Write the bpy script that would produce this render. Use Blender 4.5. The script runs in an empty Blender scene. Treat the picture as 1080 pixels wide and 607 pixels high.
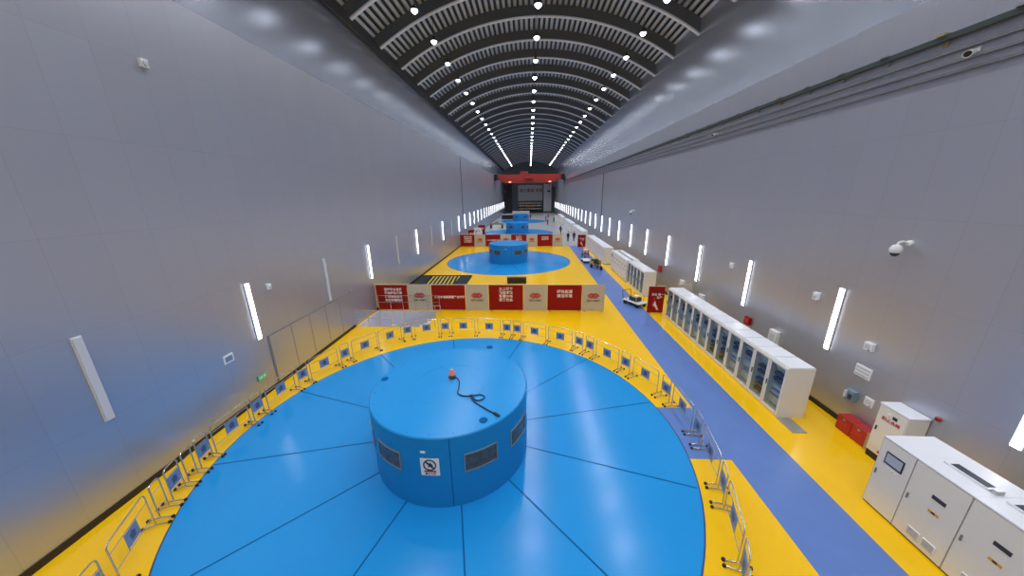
import bpy, bmesh, math, random
from mathutils import Vector, Matrix
PI = math.pi
random.seed(7)
sc = bpy.context.scene
COL = sc.collection

# ------------------------------------------------------------------ materials
def mat(name, col, rough=.5, metal=0., spec=.5, emit=None, estr=0., noise=None, coat=0., alpha=None):
    m = bpy.data.materials.new(name); m.use_nodes = True
    nt = m.node_tree; b = nt.nodes['Principled BSDF']
    b.inputs['Base Color'].default_value = (*col, 1)
    b.inputs['Roughness'].default_value = rough
    b.inputs['Metallic'].default_value = metal
    b.inputs['Specular IOR Level'].default_value = spec
    if coat:
        b.inputs['Coat Weight'].default_value = coat; b.inputs['Coat Roughness'].default_value = .08
    if emit:
        b.inputs['Emission Color'].default_value = (*emit, 1); b.inputs['Emission Strength'].default_value = estr
    if noise:
        sc_, amt = noise
        geo = nt.nodes.new('ShaderNodeNewGeometry'); n = nt.nodes.new('ShaderNodeTexNoise')
        n.inputs['Scale'].default_value = sc_; n.inputs['Detail'].default_value = 4
        nt.links.new(geo.outputs['Position'], n.inputs['Vector'])
        mx = nt.nodes.new('ShaderNodeMix'); mx.data_type = 'RGBA'
        mx.inputs[6].default_value = (*[c * (1 - amt) for c in col], 1)
        mx.inputs[7].default_value = (*[min(1, c * (1 + amt)) for c in col], 1)
        nt.links.new(n.outputs['Fac'], mx.inputs[0]); nt.links.new(mx.outputs[2], b.inputs['Base Color'])
    return m

def math_node(nt, op, a, b=None):
    n = nt.nodes.new('ShaderNodeMath'); n.operation = op
    for i, v in enumerate((a, b)):
        if v is None: continue
        if isinstance(v, (int, float)): n.inputs[i].default_value = v
        else: nt.links.new(v, n.inputs[i])
    return n.outputs[0]

def wall_mat(name, col, rough, metal, pw=1.2, ph=2.52, z0=.13):
    m = mat(name, col, rough, metal)
    nt = m.node_tree; b = nt.nodes['Principled BSDF']
    geo = nt.nodes.new('ShaderNodeNewGeometry'); sp = nt.nodes.new('ShaderNodeSeparateXYZ')
    nt.links.new(geo.outputs['Position'], sp.inputs[0])
    yy = math_node(nt, 'DIVIDE', sp.outputs['Y'], pw); zz = math_node(nt, 'DIVIDE', math_node(nt, 'SUBTRACT', sp.outputs['Z'], z0), ph)
    fy = math_node(nt, 'FRACT', yy); fz = math_node(nt, 'FRACT', zz)
    seam = math_node(nt, 'MAXIMUM', math_node(nt, 'LESS_THAN', fy, .012), math_node(nt, 'LESS_THAN', fz, .006))
    cb = nt.nodes.new('ShaderNodeCombineXYZ')
    nt.links.new(math_node(nt, 'FLOOR', yy), cb.inputs[0]); nt.links.new(math_node(nt, 'FLOOR', zz), cb.inputs[1])
    wn = nt.nodes.new('ShaderNodeTexWhiteNoise'); nt.links.new(cb.outputs[0], wn.inputs['Vector'])
    base = nt.nodes.new('ShaderNodeMix'); base.data_type = 'RGBA'
    base.inputs[6].default_value = (*[c * .985 for c in col], 1); base.inputs[7].default_value = (*[c * 1.015 for c in col], 1)
    nt.links.new(wn.outputs['Value'], base.inputs[0])
    mx = nt.nodes.new('ShaderNodeMix'); mx.data_type = 'RGBA'
    nt.links.new(math_node(nt, 'MULTIPLY', seam, .17), mx.inputs[0]); nt.links.new(base.outputs[2], mx.inputs[6])
    mx.inputs[7].default_value = (*[c * .3 for c in col], 1)
    nt.links.new(mx.outputs[2], b.inputs['Base Color'])
    return m

M = {}
M['wall'] = wall_mat('brushed_wall_panel', (.51, .525, .60), .38, .75)
M['wall_up'] = wall_mat('upper_wall_panel', (.68, .73, .88), .24, .74, 2.4, 5.0)
M['end_wall'] = mat('end_wall_grey', (.16, .18, .2), .6)
M['yellow'] = mat('yellow_epoxy', (.9, .52, .005), .2, 0, .3, noise=(.5, .05))
M['road'] = mat('violet_blue_epoxy', (.115, .205, .50), .3, 0, .3, noise=(1.2, .09))
M['grey_floor'] = mat('grey_epoxy', (.42, .43, .45), .25, noise=(.6, .06))
M['blue'] = mat('bright_blue_epoxy', (.012, .275, .68), .2, 0, .3, noise=(.5, .05))
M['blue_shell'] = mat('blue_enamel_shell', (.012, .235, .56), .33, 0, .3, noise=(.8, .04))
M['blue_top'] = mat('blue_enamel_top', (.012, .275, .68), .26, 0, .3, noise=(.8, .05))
M['groove'] = mat('dark_groove', (.008, .11, .30), .9, 0, 0)
M['rim'] = mat('dark_blue_edge', (.03, .06, .2), .5)
M['base_dark'] = mat('dark_skirting', (.018, .013, .01), .5)
M['roof'] = mat('galvanised_roof_sheet', (.52, .58, .66), .5, .2)
M['gap_shade'] = mat('painted_gap_shade', (.10, .11, .12), .7)  # groove shade put into the colour to strengthen the stripe contrast
M['web_shade'] = mat('shade_toned_beam_web', (.13, .14, .145), .65)  # shaded look of the rib's upright face put into its dark colour
M['flange'] = mat('pale_beam_flange', (.8, .84, .9), .5)
M['soffit'] = mat('dark_soffit', (.06, .06, .065), .7)
M['lens'] = mat('lamp_lens', (.9, .95, 1), .3, emit=(.93, .97, 1), estr=14)
M['strip_on'] = mat('lit_strip', (.9, .9, .9), .3, emit=(.97, .98, 1), estr=7)
M['strip_off'] = mat('unlit_strip', (.58, .6, .66), .35)
M['strip_body'] = mat('strip_housing', (.62, .64, .68), .4)
M['black'] = mat('black_metal', (.02, .02, .022), .45)
M['rubber'] = mat('black_rubber', (.015, .015, .015), .8)
M['steel'] = mat('stainless_tube', (.62, .60, .52), .25, .9)
M['steel2'] = mat('brushed_steel', (.5, .5, .5), .35, .85)
M['plate_blue'] = mat('slate_blue_plate', (.17, .25, .42), .5)
M['emblem'] = mat('dark_emblem', (.06, .09, .17), .5)
M['red'] = mat('red_board', (.28, .010, .007), .6, 0, .15)
M['beige'] = mat('beige_board', (.53, .47, .37), .6, 0, .2)
M['white_text'] = mat('white_print', (.85, .76, .7), .5)
M['logo_red'] = mat('logo_red', (.5, .03, .03), .5)
M['caption'] = mat('olive_print', (.13, .12, .07), .6)
M['cab'] = mat('pale_grey_cabinet', (.74, .72, .67), .4, noise=(2, .03))
M['cab_top'] = mat('white_cabinet_top', (.74, .75, .8), .35)
M['cab_int'] = mat('cabinet_inside', (.5, .52, .55), .5)
M['gadget_dark'] = mat('dark_rack_unit', (.03, .035, .05), .5)
M['gadget_lite'] = mat('pale_rack_unit', (.55, .57, .6), .5)
M['seal'] = mat('grey_seal', (.2, .2, .2), .6)
M['yellow_label'] = mat('amber_label', (.65, .36, .03), .5)
M['screen'] = mat('pale_screen', (.42, .46, .55), .2)
M['white'] = mat('white_plastic', (.8, .8, .8), .4)
M['red_gloss'] = mat('red_gloss_paint', (.45, .02, .02), .3)
M['crane_red'] = mat('crane_red', (.42, .035, .022), .5)
M['amber'] = mat('warm_floodlight', (1, .6, .4), .3, emit=(1, .55, .3), estr=14)
M['green'] = mat('exit_green', (.05, .35, .12), .4)
M['green_lit'] = mat('exit_sign_face', (.08, .4, .15), .4, emit=(.1, .6, .2), estr=.25)
M['orange'] = mat('orange_plastic', (.85, .22, .11), .5)
M['cable'] = mat('navy_cable', (.012, .03, .06), .5)
M['pane_dark'] = mat('dark_window', (.075, .072, .068), .25, noise=(7, .75))
M['frame_grey'] = mat('grey_window_frame', (.16, .24, .3), .5)
M['tan'] = mat('tan_box', (.42, .32, .12), .7)
M['hazard_y'] = mat('hazard_yellow', (.62, .42, .02), .5)
M['grate'] = mat('dark_grating', (.025, .03, .033), .8, 0, .2)
M['well'] = mat('stairwell_paint', (.60, .60, .68), .6)
M['rail_dark'] = mat('conductor_bar', (.04, .06, .055), .5)
M['rail_grey'] = mat('grey_conductor', (.16, .17, .19), .5)
M['skin'] = mat('skin', (.5, .3, .2), .5)
M['dark_cloth'] = mat('dark_cloth', (.015, .017, .025), .8)
M['navy_cloth'] = mat('navy_cloth', (.03, .05, .12), .8)
M['red_cloth'] = mat('red_cloth', (.35, .03, .03), .8)
M['hair'] = mat('black_hair', (.01, .008, .007), .6)
M['helmet_red'] = mat('red_helmet', (.5, .03, .02), .3)
M['olive'] = mat('olive_paint', (.3, .28, .12), .6)
M['checker'] = mat('tread_plate', (.42, .44, .46), .35, .7)
def glass_mat():
    m = bpy.data.materials.new('cabinet_glass'); m.use_nodes = True; nt = m.node_tree
    nt.nodes.clear(); o = nt.nodes.new('ShaderNodeOutputMaterial'); t = nt.nodes.new('ShaderNodeBsdfTransparent')
    t.inputs[0].default_value = (.84, .9, .93, 1)
    g = nt.nodes.new('ShaderNodeBsdfGlossy'); g.inputs['Roughness'].default_value = .05
    x = nt.nodes.new('ShaderNodeMixShader'); x.inputs[0].default_value = .06
    nt.links.new(t.outputs[0], x.inputs[1]); nt.links.new(g.outputs[0], x.inputs[2]); nt.links.new(x.outputs[0], o.inputs[0])
    return m
M['glass'] = glass_mat()

# ------------------------------------------------------------------ mesh helpers
class MB:
    def __init__(s): s.v = []; s.f = []; s.mi = []
    def add(s, vs, fs, mi=0, mtx=None):
        o = len(s.v)
        s.v += [tuple(mtx @ Vector(p)) if mtx else tuple(p) for p in vs]
        s.f += [tuple(i + o for i in f) for f in fs]; s.mi += [mi] * len(fs)
        return s
    def box(s, x0, x1, y0, y1, z0, z1, mi=0, mtx=None):
        v = [(x, y, z) for x in (x0, x1) for y in (y0, y1) for z in (z0, z1)]
        return s.add(v, [(0, 1, 3, 2), (4, 6, 7, 5), (0, 4, 5, 1), (2, 3, 7, 6), (0, 2, 6, 4), (1, 5, 7, 3)], mi, mtx)
    def tube(s, pts, r, n=8, mi=0, closed=False, mtx=None):
        pts = [Vector(p) for p in pts]; N = len(pts); vs = []; fs = []; prev = None
        for i, p in enumerate(pts):
            if closed: d = pts[(i + 1) % N] - pts[i - 1]
            else: d = pts[min(i + 1, N - 1)] - pts[max(i - 1, 0)]
            d.normalize()
            if prev is None:
                a = Vector((0, 0, 1)) if abs(d.z) < .9 else Vector((1, 0, 0))
                u = d.cross(a).normalized()
            else: u = (prev - d * prev.dot(d)).normalized()
            prev = u; w = d.cross(u)
            vs += [p + (u * math.cos(2 * PI * k / n) + w * math.sin(2 * PI * k / n)) * r for k in range(n)]
        for i in range(N if closed else N - 1):
            a, b = i * n, ((i + 1) % N) * n
            fs += [(a + k, a + (k + 1) % n, b + (k + 1) % n, b + k) for k in range(n)]
        if not closed:
            fs += [tuple(range(n - 1, -1, -1)), tuple((N - 1) * n + k for k in range(n))]
        return s.add(vs, fs, mi, mtx)
    def lathe(s, prof, n=32, mi=0, mtx=None, a0=0, a1=2 * PI):
        full = abs(a1 - a0 - 2 * PI) < 1e-6; m = n if full else n + 1; L = len(prof); vs = []; fs = []
        for k in range(m):
            a = a0 + (a1 - a0) * k / n
            vs += [(r * math.cos(a), r * math.sin(a), z) for r, z in prof]
        for k in range(n):
            a, b = k * L, ((k + 1) % m) * L
            fs += [(a + j, b + j, b + j + 1, a + j + 1) for j in range(L - 1)]
        return s.add(vs, fs, mi, mtx)
    def prism(s, poly, z0, z1, mi=0, mtx=None):
        n = len(poly); v = [(x, y, z0) for x, y in poly] + [(x, y, z1) for x, y in poly]
        f = [tuple(range(n - 1, -1, -1)), tuple(range(n, 2 * n))] + [(k, (k + 1) % n, n + (k + 1) % n, n + k) for k in range(n)]
        return s.add(v, f, mi, mtx)
    def patch(s, r, a0, a1, z0, z1, n=8, mi=0, thick=.02):
        # curved plate on a cylinder of radius r (degrees), with thickness
        vs = []; fs = []
        for k in range(n + 1):
            a = math.radians(a0 + (a1 - a0) * k / n); c, t = math.cos(a), math.sin(a)
            vs += [(r * c, r * t, z0), (r * c, r * t, z1), ((r + thick) * c, (r + thick) * t, z0), ((r + thick) * c, (r + thick) * t, z1)]
        for k in range(n):
            o = 4 * k; p = o + 4
            fs += [(o + 2, p + 2, p + 3, o + 3), (o, o + 1, p + 1, p), (o + 1, o + 3, p + 3, p + 1), (o, p, p + 2, o + 2)]
        fs += [(0, 2, 3, 1), (4 * n, 4 * n + 1, 4 * n + 3, 4 * n + 2)]
        return s.add(vs, fs, mi)
    def build(s, name, mats, parent=None, smooth=False, bev=0):
        me = bpy.data.meshes.new(name); me.from_pydata(s.v, [], s.f)
        mats = mats if isinstance(mats, (list, tuple)) else [mats]
        for m in mats: me.materials.append(M[m])
        me.polygons.foreach_set('material_index', s.mi)
        bm = bmesh.new(); bm.from_mesh(me); bmesh.ops.recalc_face_normals(bm, faces=bm.faces); bm.to_mesh(me); bm.free()
        if smooth:
            me.polygons.foreach_set('use_smooth', [True] * len(me.polygons)); me.set_sharp_from_angle(angle=math.radians(40))
        o = bpy.data.objects.new(name, me); COL.objects.link(o)
        if parent: o.parent = parent
        if bev:
            b = o.modifiers.new('bevel', 'BEVEL'); b.width = bev; b.segments = 2; b.limit_method = 'ANGLE'
        return o

def tag(o, label, cat, group=None):
    o['label'] = label; o['category'] = cat
    if group: o['group'] = group
    return o
def thing(name, label, cat, loc=(0, 0, 0), rz=0, group=None):
    o = bpy.data.objects.new(name, None); COL.objects.link(o); o.empty_display_size = .2
    o.location = loc; o.rotation_euler = (0, 0, rz)
    return tag(o, label, cat, group)
def struct(o): o['kind'] = 'structure'; return o
def dup(root, loc, rz, label, group=None):
    def rec(o, p):
        c = o.copy(); COL.objects.link(c)
        if p: c.parent = p
        for ch in list(KIDS.get(o.name, o.children)): rec(ch, c)
        return c
    r = rec(root, None); r.location = loc; r.rotation_euler = (0, 0, rz); r['label'] = label
    if group: r['group'] = group
    return r
KIDS = {}
ONES = ['first', 'second', 'third', 'fourth', 'fifth', 'sixth', 'seventh', 'eighth', 'ninth', 'tenth', 'eleventh', 'twelfth',
        'thirteenth', 'fourteenth', 'fifteenth', 'sixteenth', 'seventeenth', 'eighteenth', 'nineteenth']
TENS = {20: ('twenty', 'twentieth'), 30: ('thirty', 'thirtieth'), 40: ('forty', 'fortieth')}
def nth(n):
    if n < 20: return ONES[n - 1]
    t = n // 10 * 10
    return TENS[t][1] if n == t else TENS[t][0] + '-' + ONES[n - t - 1]

def text(s, size, m, parent, mtx, name='lettering', depth=.004, align='CENTER', line=1.15, bold=0.0):
    c = bpy.data.curves.new(name, 'FONT'); c.body = s; c.size = size; c.align_x = align; c.align_y = 'CENTER'
    c.extrude = depth; c.space_line = line; c.offset = bold; c.resolution_u = 2
    t = bpy.data.objects.new(name, c); COL.objects.link(t)
    bpy.context.view_layer.update()
    me = bpy.data.meshes.new_from_object(t.evaluated_get(bpy.context.evaluated_depsgraph_get()))
    bpy.data.objects.remove(t)
    me.transform(mtx); me.materials.clear(); me.materials.append(M[m])
    o = bpy.data.objects.new(name, me); COL.objects.link(o); o.parent = parent
    return o
FACE_Y = Matrix.Rotation(PI / 2, 4, 'X')                 # lettering readable from -Y
FACE_X = Matrix.Rotation(-PI / 2, 4, 'Z') @ FACE_Y       # lettering readable from -X
def T(x, y, z): return Matrix.Translation((x, y, z))

# ------------------------------------------------------------------ camera (solved from the photograph's lines)
F_PX, PITCH, YAW, ROLL, CAM_Z = 339.1, .28386, .05547, -.01384, 8.6
Fv = Vector((-math.sin(YAW) * math.cos(PITCH), math.cos(YAW) * math.cos(PITCH), -math.sin(PITCH)))
Rv = Vector((math.cos(YAW), math.sin(YAW), 0)); Uv = Rv.cross(Fv)
R2 = Rv * math.cos(ROLL) + Uv * math.sin(ROLL); U2 = Uv * math.cos(ROLL) - Rv * math.sin(ROLL)
cd = bpy.data.cameras.new('camera'); cam = bpy.data.objects.new('camera', cd); COL.objects.link(cam)
cd.sensor_fit = 'HORIZONTAL'; cd.sensor_width = 36; cd.lens = F_PX * 36 / 1080; cd.clip_end = 400
mw = Matrix((R2, U2, -Fv)).transposed().to_4x4(); mw.translation = (0, 0, CAM_Z); cam.matrix_world = mw
sc.camera = cam

# ------------------------------------------------------------------ the hall
XL, XR, Y0, Y1 = -11.9, 12.0, -16., 160.
ZL, ZR = 14.95, 14.05
WX0, WX1, WY0, WY1, WD = -11.75, -7.0, 19.95, 23.05, -2.9      # stairwell opening
fl = MB()
fl.box(XL - .4, WX0, Y0, 55, -.3, 0); fl.box(WX1, XR + .4, Y0, 55, -.3, 0)
fl.box(WX0, WX1, Y0, WY0, -.3, 0); fl.box(WX0, WX1, WY1, 55, -.3, 0)
struct(fl.build('floor', 'yellow'))
struct(MB().box(XL - .4, XR + .4, 55, Y1 + .4, -.3, 0).build('floor_far', 'grey_floor'))
struct(MB().box(6.75, 8.8, Y0, 55.6, 0, .005).box(5.1, 6.75, 9.05, 11.75, 0, .005).build('floor_walkway', 'road'))
struct(MB().box(XL - .4, XL, Y0, Y1, 0, ZL).build('wall_left', 'wall'))
struct(MB().box(XR, XR + .4, Y0, Y1, 0, ZR).build('wall_right', 'wall'))
struct(MB().box(XL - .65, XL - .12, Y0, Y1, ZL, 20.4).build('wall_left_upper', 'wall_up'))
struct(MB().box(XR + .12, XR + .65, Y0, Y1, ZR, 20.4).build('wall_right_upper', 'wall_up'))
struct(MB().box(XL - .4, XR + .4, Y1, Y1 + .4, 0, 24.5).build('wall_back', 'end_wall'))
struct(MB().box(XL - .4, XR + .4, Y0 - .4, Y0, 0, 24.5).build('wall_front', 'end_wall'))
struct(MB().box(XL, XL + .03, Y0, WY0 - .05, 0, .2).box(XL, XL + .03, WY1, Y1, 0, .2).build('baseboard_left', 'base_dark'))
struct(MB().box(XR - .03, XR, Y0, Y1, 0, .2).build('baseboard_right', 'base_dark'))
# stairwell walls
w = MB(); t = .15
w.box(WX0, WX0 + .05, WY0, WY1, WD, .012).box(WX1 - .05, WX1, WY0, WY1, WD, -.05)
w.box(WX0 + .05, WX1 - .05, WY1 - .05, WY1, WD, .012).box(WX0 + .05, WX1 - .05, WY0, WY0 + .05, WD, -.05).box(WX0, WX1, WY0, WY1, WD - .1, WD)
struct(w.build('wall_stairwell', 'well'))
t_ = thing('stairwell_fill_lamp', 'added unseen fill lamp inside the stairwell by the left wall, below the floor edge', 'wall lamp', (-9.6, WY0 + .052, -.75))  # added out-of-view lamp that brightens the stairwell walls
MB().box(-1.6, 1.6, 0, .05, -.07, .07).build('housing', 'strip_body', t_); MB().box(-1.58, 1.58, .05, .08, -.06, .06).build('diffuser', 'strip_on', t_)
st = MB()
for k in range(12):
    st.box(WX1 - .06 - .29 * (k + 1), WX1 - .06 - .29 * k, WY0 + .15, WY0 + 1.5, -.17 * (k + 1) - .25, -.17 * (k + 1))
tag(st.build('staircase', 'well'), 'pale grey stairs going down inside the railed stairwell by the left wall', 'stairs')

# arched roof
RCX, HS, RISE, ZS = .52, 11.75, 3.45, 19.28
RR = (HS * HS + RISE * RISE) / (2 * RISE); RZ = ZS + RISE - RR; AH = math.asin(HS / RR)
def arc(a, dr=0): return (RCX + (RR + dr) * math.sin(a), RZ + (RR + dr) * math.cos(a))
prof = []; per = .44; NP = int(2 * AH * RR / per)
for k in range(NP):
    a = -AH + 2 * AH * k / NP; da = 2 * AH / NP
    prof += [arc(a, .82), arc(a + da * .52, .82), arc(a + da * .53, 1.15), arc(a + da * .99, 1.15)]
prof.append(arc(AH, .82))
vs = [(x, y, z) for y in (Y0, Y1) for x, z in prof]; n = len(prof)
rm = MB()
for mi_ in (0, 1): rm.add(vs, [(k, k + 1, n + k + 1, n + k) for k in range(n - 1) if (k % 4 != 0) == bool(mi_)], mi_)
struct(rm.build('ceiling', ['roof', 'gap_shade']))
sf = MB()
(xl, zl), (xr, zr) = arc(-AH, .82), arc(AH, .82)
sf.box(XL - .65, xl, Y0, Y1, zl - .05, zl + .15); sf.box(xr, XR + .65, Y0, Y1, zr - .05, zr + .15)
sf.box(xl - .12, xl, Y0, Y1, ZS - .05, zl + .1); sf.box(xr, xr + .12, Y0, Y1, ZS - .05, zr + .1)
struct(sf.build('ceiling_edge', 'soffit'))
BAY = 4.23
def rib(y):
    m = MB(); K = 40
    def band(r0, r1, y0, y1, mi):
        vs = []
        for k in range(K + 1):
            a = -AH + 2 * AH * k / K
            for r, yy in ((r0, y0), (r1, y0), (r0, y1), (r1, y1)):
                x, z = arc(a, r); vs.append((x, yy, z))
        fs = []
        for k in range(K):
            o = 4 * k; p = o + 4
            fs += [(o, p, p + 1, o + 1), (o + 2, o + 3, p + 3, p + 2), (o, o + 2, p + 2, p), (o + 1, p + 1, p + 3, o + 3)]
        fs += [(0, 1, 3, 2), (4 * K, 4 * K + 2, 4 * K + 3, 4 * K + 1)]
        m.add(vs, fs, mi)
    band(.06, .82, y - .05, y + .05, 0); band(-.04, .06, y - .12, y + .12, 1)
    return m
rb = None
for k in range(-9, 32):
    if rb is None:
        rb = rib(0).build('trim_1', ['web_shade', 'flange']); o = rb
    else:
        o = rb.copy(); COL.objects.link(o); o.name = 'trim_%d' % (k + 10)
    o.location.y = 23.6 + BAY * k; struct(o)

# ------------------------------------------------------------------ hanging ceiling lamps
ROWS = [(-7.13, 'left'), (.52, 'middle'), (8.18, 'right')]
proto = None
for x, nm in ROWS:
    for k in range(-9, 28):
        y = 23.62 + 4.25 * k
        if k >= 0: lab = 'round hanging ceiling lamp, %s from the camera in the %s roof row' % (nth(k + 1), nm)
        else: lab = 'round ceiling lamp of the %s row above the camera, %s back from the frame' % (nm, nth(-k))
        if proto is None:
            proto = thing('ceiling_lamp', lab, 'lamp', (x, y, 19.6), 0, 'hanging ceiling lamps')
            MB().lathe([(0, .34), (.05, .34), (.09, .2), (.26, .12), (.3, 0), (.245, 0), (.24, .02), (0, .02)], 20).build('housing', 'black', proto, True)
            MB().lathe([(0, -.17), (.08, -.155), (.15, -.1), (.195, -.02), (.2, .01), (.195, .015), (0, .015)], 20).build('lens', 'lens', proto, True)
            MB().tube([(0, 0, .33), (0, 0, 2.1)], .015, 6).build('stem', 'black', proto)
            ld = bpy.data.lights.new('bulb', 'SPOT'); ld.energy = 640; ld.spot_size = math.radians(134); ld.spot_blend = .5; ld.shadow_soft_size = .2; ld.color = (.93, .96, 1)
            lo = bpy.data.objects.new('bulb', ld); COL.objects.link(lo); lo.parent = proto; lo.location = (0, 0, -.25)
        else:
            c = dup(proto, (x, y, 19.6), 0, lab)
        o = proto if (x == ROWS[0][0] and k == -9) else c
        # stem reaches the arch above this row
        if x != ROWS[0][0] and nm == 'middle':
            for ch in o.children:
                if ch.name.startswith('stem'): ch.scale = (1, 1, 1.85); ch.location.z = -.28

# ------------------------------------------------------------------ vertical strip lamps on both walls
def strip(name, lab, loc, rz, on, grp):
    t_ = thing(name, lab, 'wall lamp', loc, rz, grp)
    MB().box(0, .05, -.11, .11, 0, 2.56).build('housing', 'strip_body', t_, bev=.01)
    MB().box(.05, .075, -.095, .095, .02, 2.54).build('diffuser', 'strip_on' if on else 'strip_off', t_, bev=.012)
    return t_
on_p = off_p = None
for side in (-1, 1):
    x = XL + .001 if side < 0 else XR - .001; rz = 0 if side < 0 else PI
    for k in range(-2, 29):
        y = 7.12 + 5.28 * k; z = 2.6 if side < 0 else 2.43
        on = side > 0 or k in (1, 3, 5, 7) or k >= 9 or k < 0
        nm = 'left' if side < 0 else 'right'
        if k >= 0: lab = '%s vertical strip lamp, %s from the camera along the %s wall' % ('lit white' if on else 'unlit grey', nth(k + 1), nm)
        else: lab = 'lit white strip lamp on the %s wall beside the camera, %s behind the frame' % (nm, nth(-k))
        p = on_p if on else off_p
        if p is None:
            p = strip('strip_lamp', lab, (x, y, z), rz, on, 'vertical strip lamps on the walls')
            if on: on_p = p
            else: off_p = p
        else: dup(p, (x, y, z), rz, lab)

# ------------------------------------------------------------------ generator floor circles and covers
DC = [(-2.7, 10.12), (-2.75, 42.6), (-2.75, 75.1), (-2.75, 107.6)]
for i, (x, y) in enumerate(DC):
    m = MB(); R = 8.12
    m.lathe([(0, .02), (R - .05, .02), (R, .018)], 128); m.lathe([(R, .018), (R + .05, .004)], 128, 1)
    for k in range(12):
        a = math.radians(-16 + 30 * k)
        m.box(2.5, R - .03, -.022, .022, .02, .0235, 2, Matrix.Rotation(a, 4, 'Z'))
    o = m.build('floor_circle', ['blue', 'rim', 'groove'], None, True); o.location = (x, y, 0); struct(o)
WIN = [-153, -121, -58.7, -24.3, 27, 59, 121, 153]
def cover(lab, loc):
    t_ = thing('generator_cover', lab, 'generator cover', loc, 0, 'blue round generator covers')
    R = 2.6; H = 2.4
    s = MB(); s.lathe([(R, .02), (R, H - .03), (R - .03, H)], 128)
    for a in (-78, 12, 102, 192): s.patch(R, a - .25, a + .25, .05, H - .06, 1, 1, .003)
    s.patch(R, -95.5, -92.5, 1.93, 1.98, 2, 2, .02)
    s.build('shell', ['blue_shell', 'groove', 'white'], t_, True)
    tp = MB(); tp.lathe([(R - .03, H), (1.2, H)], 128); tp.lathe([(1.2, H - .004), (1.185, H - .004)], 128); tp.lathe([(1.185, H), (0, H)], 128)
    for k in range(24):
        a = 2 * PI * k / 24; tp.lathe([(.025, H), (.025, H + .012), (0, H + .012)], 8, 0, T(2.45 * math.cos(a), 2.45 * math.sin(a), 0))
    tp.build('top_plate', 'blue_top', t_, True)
    for a in WIN:
        w_ = 11.2
        f = MB()
        f.patch(R - .01, a - w_, a + w_, 1.175, 1.205, 10, 0, .04).patch(R - .01, a - w_, a + w_, 1.745, 1.775, 10, 0, .04)
        f.patch(R - .01, a - w_, a - w_ + .7, 1.2, 1.75, 2, 0, .04).patch(R - .01, a + w_ - .7, a + w_, 1.2, 1.75, 2, 0, .04)
        fo = f.build('window_frame', 'frame_grey', t_)
        MB().patch(R - .005, a - w_ + .6, a + w_ - .6, 1.2, 1.75, 8, 0, .012).build('pane', 'pane_dark', fo)
    for x, y in ((-2.4, .2), (1.38, -1.83)):
        MB().lathe([(.125, H), (.125, H + .012), (.08, H + .016), (0, H + .016)], 20, 0, T(x, y, 0)).build('hatch_lid', 'groove', t_, True)
    return t_
c1 = cover('nearest blue round generator cover with windows, orange beacon and cable lying on top', (-2.68, 9.55, 0))
dup(c1, (*DC[1], 0), 0, 'second blue round generator cover, behind the first row of red and beige boards')
dup(c1, (*DC[2], 0), 0, 'third blue round generator cover, just beyond the far row of red boards')
dup(c1, (*DC[3], 0), 0, 'farthest blue round generator cover, smallest of the four, below the red crane')
# warning sign on the nearest cover
sg = MB(); sg.patch(2.62, -96, -84.6, 1.2, 1.77, 4, 0, .012)
so = sg.build('warning_sign', 'white', c1); so['label'] = 'white square notice with black ring and red band'
def on_cyl(r, z, adeg):   # local frame on the shell at an angle: x along tangent, y up, z outward
    a = math.radians(adeg)
    return Matrix(((-math.sin(a), 0, math.cos(a), r * math.cos(a)), (math.cos(a), 0, math.sin(a), r * math.sin(a)), (0, 1, 0, z), (0, 0, 0, 1)))
MT = on_cyl(2.632, 1.56, -90.3)
ring = []
for k in range(32):
    a = 2 * PI * k / 32; ring.append((.165 * math.cos(a), .165 * math.sin(a), .004))
g = MB().tube(ring, .018, 6, 0, True, MT)
g.box(-.02, .02, -.165, .165, 0, .008, 0, MT @ Matrix.Rotation(PI / 4, 4, 'Z'))
g.prism([(-.1, .05), (.03, .07), (.09, -.02), (.05, -.1), (0, -.04), (-.05, -.1), (-.04, 0)], 0, .006, 0, MT)
g.build('prohibition_symbol', 'black', so)
g = MB().box(-.17, .17, -.235, -.185, 0, .006, 0, MT); g.build('red_band', 'logo_red', so)
text('禁止入内', .075, 'black', so, on_cyl(2.634, 1.265, -90.3), 'lettering')
# small round lid in the floor behind the nearest cover
tag(MB().lathe([(.2, .021), (.2, .03), (.14, .036), (0, .036)], 20, 0, T(-2.3, 17.0, 0)).build('floor_lid', 'groove', None, True),
    'small dark round lid flush in the blue floor behind the nearest generator cover', 'lid')
# beacon and cable on top of the nearest cover
t_ = thing('beacon', 'small orange beacon standing on the nearest blue generator cover', 'beacon', (-2.71, 9.9, 2.4))
MB().lathe([(0, 0), (.13, 0), (.13, .05), (.09, .07), (.09, .1), (0, .1)], 20).build('base', 'gadget_dark', t_, True)
MB().lathe([(0, .09), (.075, .09), (.11, .13), (.07, .17), (.105, .21), (.065, .25), (.08, .28), (.05, .33), (0, .34)], 20).build('dome', 'orange', t_, True)
for a in (0, 2.1, 4.2): MB().box(.09, .22, -.015, .015, 0, .02, 0, Matrix.Rotation(a, 4, 'Z')).build('foot', 'orange', t_)
cpts = [(-.03, .26), (.09, .34), (.27, .12), (.34, -.28), (.37, -.58), (.55, -.72), (.85, -.72), (1.12, -.64), (1.27, -.76), (1.19, -.92), (1.0, -.93), (.85, -.78), (.99, -1.02), (1.32, -1.3), (1.59, -1.5), (1.74, -1.6)]
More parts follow.
